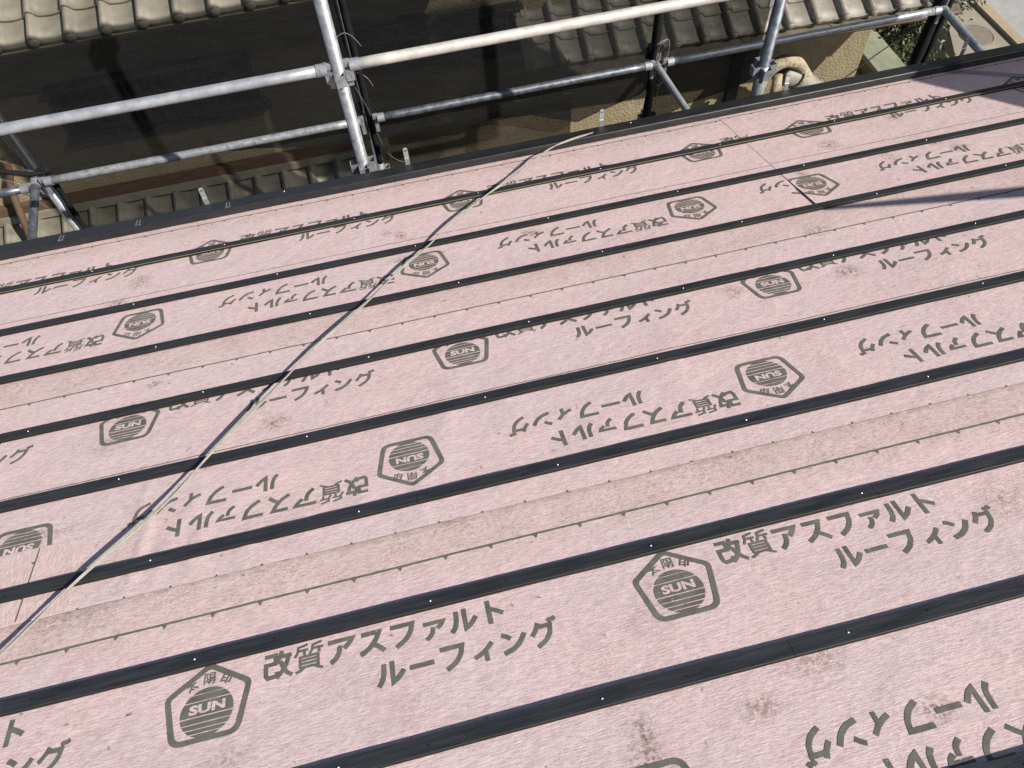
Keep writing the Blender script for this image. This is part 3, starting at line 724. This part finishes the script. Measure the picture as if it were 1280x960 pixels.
bm = bmesh.new(); tube(bm, [(xJ-.30, YM-.04, zl+.17), (xJ-.12, YM-.03, zl+.10), (xJ-.02, YM-.02, zl+.045), (xJ+.06, YM-.01, zl+.03)], .013, 8)
tag(link('mesh_edge_rope', bm, M_MESH_BLK, None, None, True), 'black mesh edge rope running to the far left joint', 'rope')
# tie cords
def cord(label, pts, r=.0012, mat=M_CORD):
    bm = bmesh.new(); tube(bm, smooth_path(pts, 6), r, 6); tag(link('tie_cord', bm, mat, None, None, True), label, 'cord', 'cords tying the mesh')
c = Vector((xC-.01, YM-.045, zl+.10))
cord('white cord looped above the lower rail at the right of centre post', [c+Vector(p) for p in ((-.03, 0, .02), (0, -.015, .05), (.05, 0, .04), (.055, 0, -.04), (.02, -.01, -.10), (-.01, 0, -.06), (0, -.01, .02), (.03, -.01, .05), (-.02, -.01, .03))], .0022)
c = Vector((xC+.03, YO-.03, zl-.17))
cord('knotted white cord on the post below the lower rail', [c+Vector(p) for p in ((-.03, -.02, 0), (.0, -.03, .012), (.03, -.02, .03), (.06, 0, .02), (.0, -.03, .01), (-.01, -.03, -.08), (.0, -.03, -.16), (-.005, -.03, -.3))], .0024)
c = Vector((xA+.03, YI+.02, zr))
cord('grey wire end curling right above the left rail joint', [c+Vector(p) for p in ((-.02, 0, .10), (.02, 0, .12), (.05, .0, .10), (.075, 0, .055))])
cord('grey wire end curling right below the left rail joint', [c+Vector(p) for p in ((.0, .01, -.05), (.04, .01, -.06), (.07, .01, -.09), (.085, .01, -.13))])
c = Vector((xA2+.02, YM-.03, zl))
cord('loose wire tail at the foot of the black mesh fold', [c+Vector(p) for p in ((-.05, 0, .20), (-.01, -.01, .06), (.0, 0, -.05), (.03, 0, -.22), (.07, 0, -.30), (.12, 0, -.34))])
c = Vector((xJ, YM-.03, zl))
cord('pair of thin wires sagging at the far left joint', [c+Vector(p) for p in ((-.20, 0, .09), (-.12, -.02, .06), (-.05, -.02, .0), (0.0, -.02, -.05))])
cord('thin wire dropping from the far left joint', [c+Vector(p) for p in ((-.18, 0, .08), (-.13, 0, .02), (-.08, 0, -.08), (-.03, 0, -.18))])
cord('long thin wire hanging in front of the tiles right of centre', [(xC+.36, YM-.02, .28), (xC+.345, YM-.02, .0), (xC+.30, YM-.02, -.30)], .0013)
cord('thin stay wire slanting to the rolled mesh at top right', [(xD-.11, YM-.0, zl-.12), (xD-.25, YM+.1, zl-.35), (xD-.40, YM+.2, zl-.62)], .004)

# unseen gable-end mesh, post and tube, added and shaped to shadow the roof's right
GX = 3.80
gp = post('unseen scaffold post added at the gable end beyond the right photo edge', GX+.05, -1.28, GZ, 1.74, (.9,), M_ZINC)
def shadow_mesh():
    rim = [(-1.95, 1.62), (-1.68, 1.70), (-1.40, 1.775), (1.2, 1.86)]
    bm = bmesh.new(); ny = 100; nz = 20; g = []
    for j in range(nz+1):
        row = []
        for i in range(ny+1):
            y = -1.95+3.15*i/ny; zt = lerp_poly(rim, y)+.012*noise.noise(Vector((y*6, 2, 2))); z = .30+(zt-.30)*j/nz
            row.append(bm.verts.new((GX+.03*noise.noise(Vector((y*2, z*2, 0))), y, z)))
        g.append(row)
    for j in range(nz):
        for i in range(ny): bm.faces.new((g[j][i], g[j][i+1], g[j+1][i+1], g[j+1][i]))
    return bm
tag(link('mesh_sheet', shadow_mesh(), mat_mesh('roof_shadow_mesh', (.011, .0105, .009), .10), None, None, True), 'unseen dark mesh added on the gable end as a shadow caster, beyond the right photo edge', 'scaffold mesh', 'dark scaffold mesh sheets')

bm = bmesh.new()
tube(bm, [ROOF @ Vector((2.46+2.6*k/13, -2.130-.63*k/13, .90)) for k in range(14)], [.008+.022*min(1, k/4) for k in range(14)], 12)
tag(link('shadow_tube', bm, M_ZINC, None, None, True), 'unseen tapered tube added as a shadow caster across the gable end beyond the right photo edge', 'shadow caster')  # unseen tube, added to cast the wedge-shaped shadow on the roof
# ------------------------------------------------------------------ neighbouring house
def pantile_roof(x0, x1, L, pitch_t=.265, expo=.235, seed=0, h=.058, thick=.024):
    """Japanese pantiles in local space: x along the eave, y up the slope from the eave, z out of the roof"""
    bm = bmesh.new()
    nt = int(round((x1-x0)/pitch_t)); nr = int(math.ceil(L/expo)); S = 14
    def prof(u):           # u in 0..1 over one tile: shallow pan, then the roll at the left side
        if u < .34:
            a = u/.34; return h*math.sin(math.pi*a)**.8 if 0 < a < 1 else 0
        a = (u-.34)/.66; return -.014*math.sin(math.pi*a)
    for r in range(nr):
        for t in range(nt):
            jx = random.uniform(-.003, .003); jz = random.uniform(-.002, .003); jr = random.uniform(-.004, .004)
            ya = r*expo-.012+random.uniform(-.003, .003); yb = (r+1)*expo+.004
            g = []
            for yy, lift in ((ya, thick+jz), ((ya+yb)/2, thick*.5+jz), (yb, 0.)):
                row = []
                for k in range(S+1):
                    u = k/S; row.append(bm.verts.new((x0+(t+u)*pitch_t*.998+jx+jr*(yy-ya), yy, prof(u)+lift)))
                g.append(row)
            for a, b in zip(g, g[1:]):
                for k in range(S):
                    f = bm.faces.new((a[k], a[k+1], b[k+1], b[k])); f.smooth = True
            low = [bm.verts.new((v.co.x, v.co.y+.004, v.co.z-thick*1.15 if r else v.co.z-thick*1.5)) for v in g[0]]
            for k in range(S): bm.faces.new((low[k], low[k+1], g[0][k+1], g[0][k]))
            if r == 0:      # rounded nose under the roll of the eave tile
                M = Matrix.Translation((x0+(t+.17)*pitch_t+jx, ya+.004, thick+.004)) @ Matrix.Diagonal((1, .62, .95, 1))
                q = bmesh.ops.create_uvsphere(bm, u_segments=12, v_segments=8, radius=.043, matrix=M)
                for v in q['verts']:
                    for f in v.link_faces: f.smooth = True
    return bm
def pantile_obj(name, mat, parent, eave, x0, x1, L, pitch, yaw=0., **kw):
    bm = pantile_roof(x0, x1, L, **kw)
    M = Matrix.Translation(eave) @ Matrix.Rotation(yaw, 4, 'Z') @ Matrix.Rotation(pitch, 4, 'X')
    return under(link(name, bm, mat, None, M), parent), M
NY = 4.0
nb = empty('neighbour_house', (0, 6, GZ), 'tan stucco house with clay tile roofs and barred windows beyond the scaffold', 'house')
bm = bmesh.new(); box(bm, -7, 5.15, NY, 9.0, GZ, -.80); under(link('wall', bm, M_STUCCO), nb)
# upper roof over the left
EA = Vector((0, 3.5, -1.165)); P1 = math.radians(22)
o, M1 = pantile_obj('upper_roof', M_TILE, nb, EA, -6.9, 1.05, 2.6, P1, 0, seed=1)
bm = bmesh.new(); box(bm, -6.9, 1.05, .03, 2.6, -.10, -.03, Matrix.Translation(EA) @ Matrix.Rotation(P1, 4, 'X')); under(link('roof_board', bm, M_GUTTER, None), nb)
bm = bmesh.new(); box(bm, -6.9, 1.05, -.020, .028, -.052, -.026, Matrix.Translation(EA) @ Matrix.Rotation(P1, 4, 'X')); under(link('eave_trim', bm, M_STUCCO_S), nb)
# lower tile roof on the right (slightly turned)
EB = Vector((1.36, 3.50, -2.15)); YAW = math.atan2(-.113, 2.70); P2 = math.radians(24)
o, M2 = pantile_obj('lower_roof', M_TILE_DK, nb, EB, 0, 4.24, 2.4, P2, YAW, seed=2)
MB = Matrix.Translation(EB) @ Matrix.Rotation(YAW, 4, 'Z') @ Matrix.Rotation(P2, 4, 'X')
bm = bmesh.new(); box(bm, 0.0, 4.0, .05, 2.4, -.12, -.03, MB); under(link('lower_roof_board', bm, M_GUTTER), nb)
bm = bmesh.new(); box(bm, -.03, 4.1, -.10, .0, -.10, -.045, MB, .01); under(link('gutter', bm, M_GUTTER), nb)
bm = bmesh.new(); tube(bm, [MB @ Vector((x, -.105, -.05)) for x in (-.03, 2, 4.1)], .012, 8); under(link('gutter_lip', bm, M_RUST), nb)
for x in (.35, 1.2, 2.05, 2.9):
    bm = bmesh.new(); tube(bm, [MB @ Vector((x, -.10, -.06)), MB @ Vector((x+.02, -.02, .10))], .004, 6); under(link('gutter_strap', bm, M_GUTTER), nb)
bm = bmesh.new(); box(bm, -.02, .10, -.03, 2.4, -.02, .066, MB, .012); under(link('verge_tile', bm, M_TILE_DK), nb)
# windows with bars
def window(x0, x1, z0, z1, bars, mid):
    fr = bmesh.new(); w = .045
    box(fr, x0, x1, NY-.055, NY-.002, z0, z0+w); box(fr, x0, x1, NY-.055, NY-.002, z1-w, z1)
    box(fr, x0, x0+w, NY-.054, NY-.003, z0+w, z1-w); box(fr, x1-w, x1, NY-.054, NY-.003, z0+w, z1-w)
    if mid: box(fr, (x0+x1)/2-w/2, (x0+x1)/2+w/2, NY-.054, NY-.003, z0+w, z1-w)
    f = under(link('window', fr, M_FRAME), nb)
    bm = bmesh.new(); box(bm, x0+w, x1-w, NY-.020, NY-.010, z0+w, z1-w); p = link('pane', bm, M_GLASS); p.parent = f
    g = bmesh.new(); n = bars
    for k in range(n): 
        xx = x0+.05+(x1-x0-.1)*k/(n-1); box(g, xx-.005, xx+.005, NY-.105, NY-.094, z0-.02, z1+.02)
    for zz in (z0+.03, z0+(z1-z0)*.62, z1-.03): box(g, x0-.03, x1+.03, NY-.093, NY-.082, zz-.008, zz+.010)
    for xx in (x0-.02, x1+.02):
        for zz in (z0+.03, z1-.03): box(g, xx-.012, xx+.012, NY-.081, NY-.004, zz-.009, zz+.009)
    q = link('bars', g, M_BAR); q.parent = f
    s = bmesh.new(); box(s, x0-.06, x1+.06, NY-.10, NY-.003, z0-.045, z0-.004); q = link('sill', s, M_FRAME); q.parent = f
window(-2.66, -.99, -2.30, -1.79, 15, True)
window(-.13, .58, -2.17, -1.75, 8, False)
window(.72, 1.42, -2.22, -1.80, 8, False)
# skirt (lower) roof on the left with its flashing board
bm = bmesh.new(); box(bm, -7, -.2, NY-.07, NY-.002, -3.02, -2.90); under(link('flashing_board', bm, M_RUST), nb)
bm = bmesh.new(); box(bm, -7, -.2, NY-.10, NY-.072, -3.06, -2.985); under(link('flashing_ledge', bm, M_TILE), nb)
ES = Vector((0, 2.85, -3.52)); P3 = math.radians(22)
o, M3 = pantile_obj('skirt_roof', M_TILE_LOW, nb, ES, -6.9, -.0, 1.17, P3, 0, seed=3, h=.06)
bm = bmesh.new(); box(bm, -6.9, 0, .04, 1.15, -.10, -.03, Matrix.Translation(ES) @ Matrix.Rotation(P3, 4, 'X')); under(link('skirt_roof_board', bm, M_GUTTER), nb)
bm = bmesh.new(); box(bm, -6.9, 0.3, 3.3, NY-.01, GZ, -3.72); under(link('lower_wall', bm, M_STUCCO_S), nb)
# rusty downpipe at far left
bm = bmesh.new(); tube(bm, smooth_path([(-3.30, NY-.10, -2.35), (-3.34, NY-.10, -2.50), (-3.40, NY-.12, -2.62), (-3.42, NY-.25, -2.85), (-3.44, NY-.40, -3.1), (-3.46, NY-.75, -3.27)], 6), .033, 12); under(link('downpipe', bm, M_RUST, None, None, True), nb)
# corner pillar / pipe on the lit wall
bm = bmesh.new(); box(bm, 3.62, 3.74, NY-.06, NY-.002, -3.75, -2.3); under(link('drain_shaft', bm, M_FRAME), nb)
# skirt roof on the right with its sloping flashing board and curled ridge end
SL = math.atan2(-.375, .81)
MS = Matrix.Translation((4.452, NY, -3.40)) @ Matrix.Rotation(-SL, 4, 'Y')
bm = bmesh.new(); box(bm, -.25, .93, -.06, -.002, -.045, .045, MS); under(link('flashing_board', bm, M_TAN_BOARD), nb)
for k in range(4):
    bm = bmesh.new(); box(bm, -.2, .86, -.13-.05*k, -.062-.05*k, -.085-.035*k, -.055-.035*k, MS, .006); under(link('flashing_tile', bm, M_TILE_LOW), nb)
o, M4 = pantile_obj('skirt_roof', M_TILE_LOW, nb, Vector((0, 3.1, -4.15)), 2.6, 5.1, .95, math.radians(22), 0, seed=4)
rd = bmesh.new(); tube(rd, smooth_path([(4.02, 3.64, -2.86), (4.20, 3.62, -2.93), (4.40, 3.60, -3.08), (4.72, 3.60, -3.34), (5.0, 3.6, -3.6)], 5), .105, 14); under(link('hip_ridge', rd, M_TILE_DK, None, None, True), nb)
for q in (4.16, 4.40, 4.64):
    rd = bmesh.new(); z = -2.90-(q-4.16)*.8; bmesh.ops.create_cone(rd, cap_ends=True, segments=20, radius1=.118, radius2=.118, depth=.03, matrix=Matrix.Translation((q, 3.61, z)) @ Vector((.8, 0, -.6)).to_track_quat('Z', 'Y').to_matrix().to_4x4()); under(link('ridge_collar', rd, M_TILE_DK), nb)
rd = bmesh.new()
P = smooth_path([(3.78, 3.6, -3.10), (3.765, 3.6, -2.96), (3.80, 3.6, -2.80), (3.88, 3.6, -2.70), (4.0, 3.6, -2.675), (4.13, 3.6, -2.73), (4.22, 3.6, -2.83), (4.30, 3.6, -2.93)], 5)
tube(rd, P, [.050+.014*math.sin(math.pi*i/(len(P)-1)) for i in range(len(P))], 12); under(link('ridge_end_arch', rd, M_MORTAR, None, None, True), nb)
rd = bmesh.new(); tube(rd, [(3.92, 3.56, -2.78), (3.90, 3.50, -2.95), (3.92, 3.44, -3.12)], [.045, .055, .06], 12); under(link('ridge_end_scroll', rd, M_MORTAR, None, None, True), nb)
rd = bmesh.new(); tube(rd, [(3.72, 3.56, -3.02), (3.86, 3.42, -3.16), (4.05, 3.30, -3.26)], [.07, .075, .07], 12); under(link('ridge_foot', rd, M_TILE_LOW, None, None, True), nb)

# ------------------------------------------------------------------ right side: block wall, shrub
bw = empty('block_wall', (5.6, 4.3, GZ), 'pale mossy block wall at the right corner of the tan house', 'wall')
for k in range(7):
    bm = bmesh.new(); box(bm, 5.30, 5.46, 3.2+.4*k+.004, 3.2+.4*(k+1)-.004, GZ+.0, -3.62, None, .008); under(link('block_course', bm, M_BLOCK), bw)
bm = bmesh.new(); box(bm, 5.46, 5.80, 3.2, 6.0, -3.46, -3.40, None, .01); box(bm, 5.55, 5.7, 3.22, 5.98, GZ, -3.463); under(link('coping', bm, M_BLOCK), bw)

def shrub(label, base, h, r, n, seed):
    rnd = random.Random(seed)
    root = empty('shrub', base, label, 'shrub')
    bm = bmesh.new()
    for k in range(7):
        a = k*2.4; e = Vector((r*.75*math.cos(a)*rnd.uniform(.5, 1), r*.75*math.sin(a)*rnd.uniform(.5, 1), h*rnd.uniform(.65, .95)))
        tube(bm, smooth_path([(0, 0, 0), e*.35+Vector((0, 0, .08*h)), e], 5), [.035*(1-.8*i/10) for i in range(11)], 7)
    link('trunk', bm, M_BARK, root, None, True)
    bm = bmesh.new()
    clumps = [Vector((rnd.gauss(0, .42)*r, rnd.gauss(0, .42)*r, h*rnd.uniform(.4, 1.02))) for _ in range(34)]
    for i in range(n):
        c = rnd.choice(clumps); p = c + Vector((rnd.gauss(0, .13), rnd.gauss(0, .13), rnd.gauss(0, .11)))
        l = rnd.uniform(.05, .10); w = l*.30
        d = Vector((rnd.uniform(-1, 1), rnd.uniform(-1, 1), rnd.uniform(-1.1, .3))).normalized(); s = d.cross(Vector((rnd.uniform(-.4, .4), rnd.uniform(-.4, .4), 1))).normalized(); nn = s.cross(d)
        a = bm.verts.new(p); b = bm.verts.new(p+d*l*.5+s*w+nn*.008); c2 = bm.verts.new(p+d*l+nn*-.01); e = bm.verts.new(p+d*l*.5-s*w+nn*.008)
        bm.faces.new((a, b, c2)); bm.faces.new((a, c2, e))
    o = link('crown', bm, M_LEAF, root)
shrub('green leafy shrub behind the block wall at top right', Vector((6.35, 5.0, GZ)), 4.25, .66, 5200, 3)
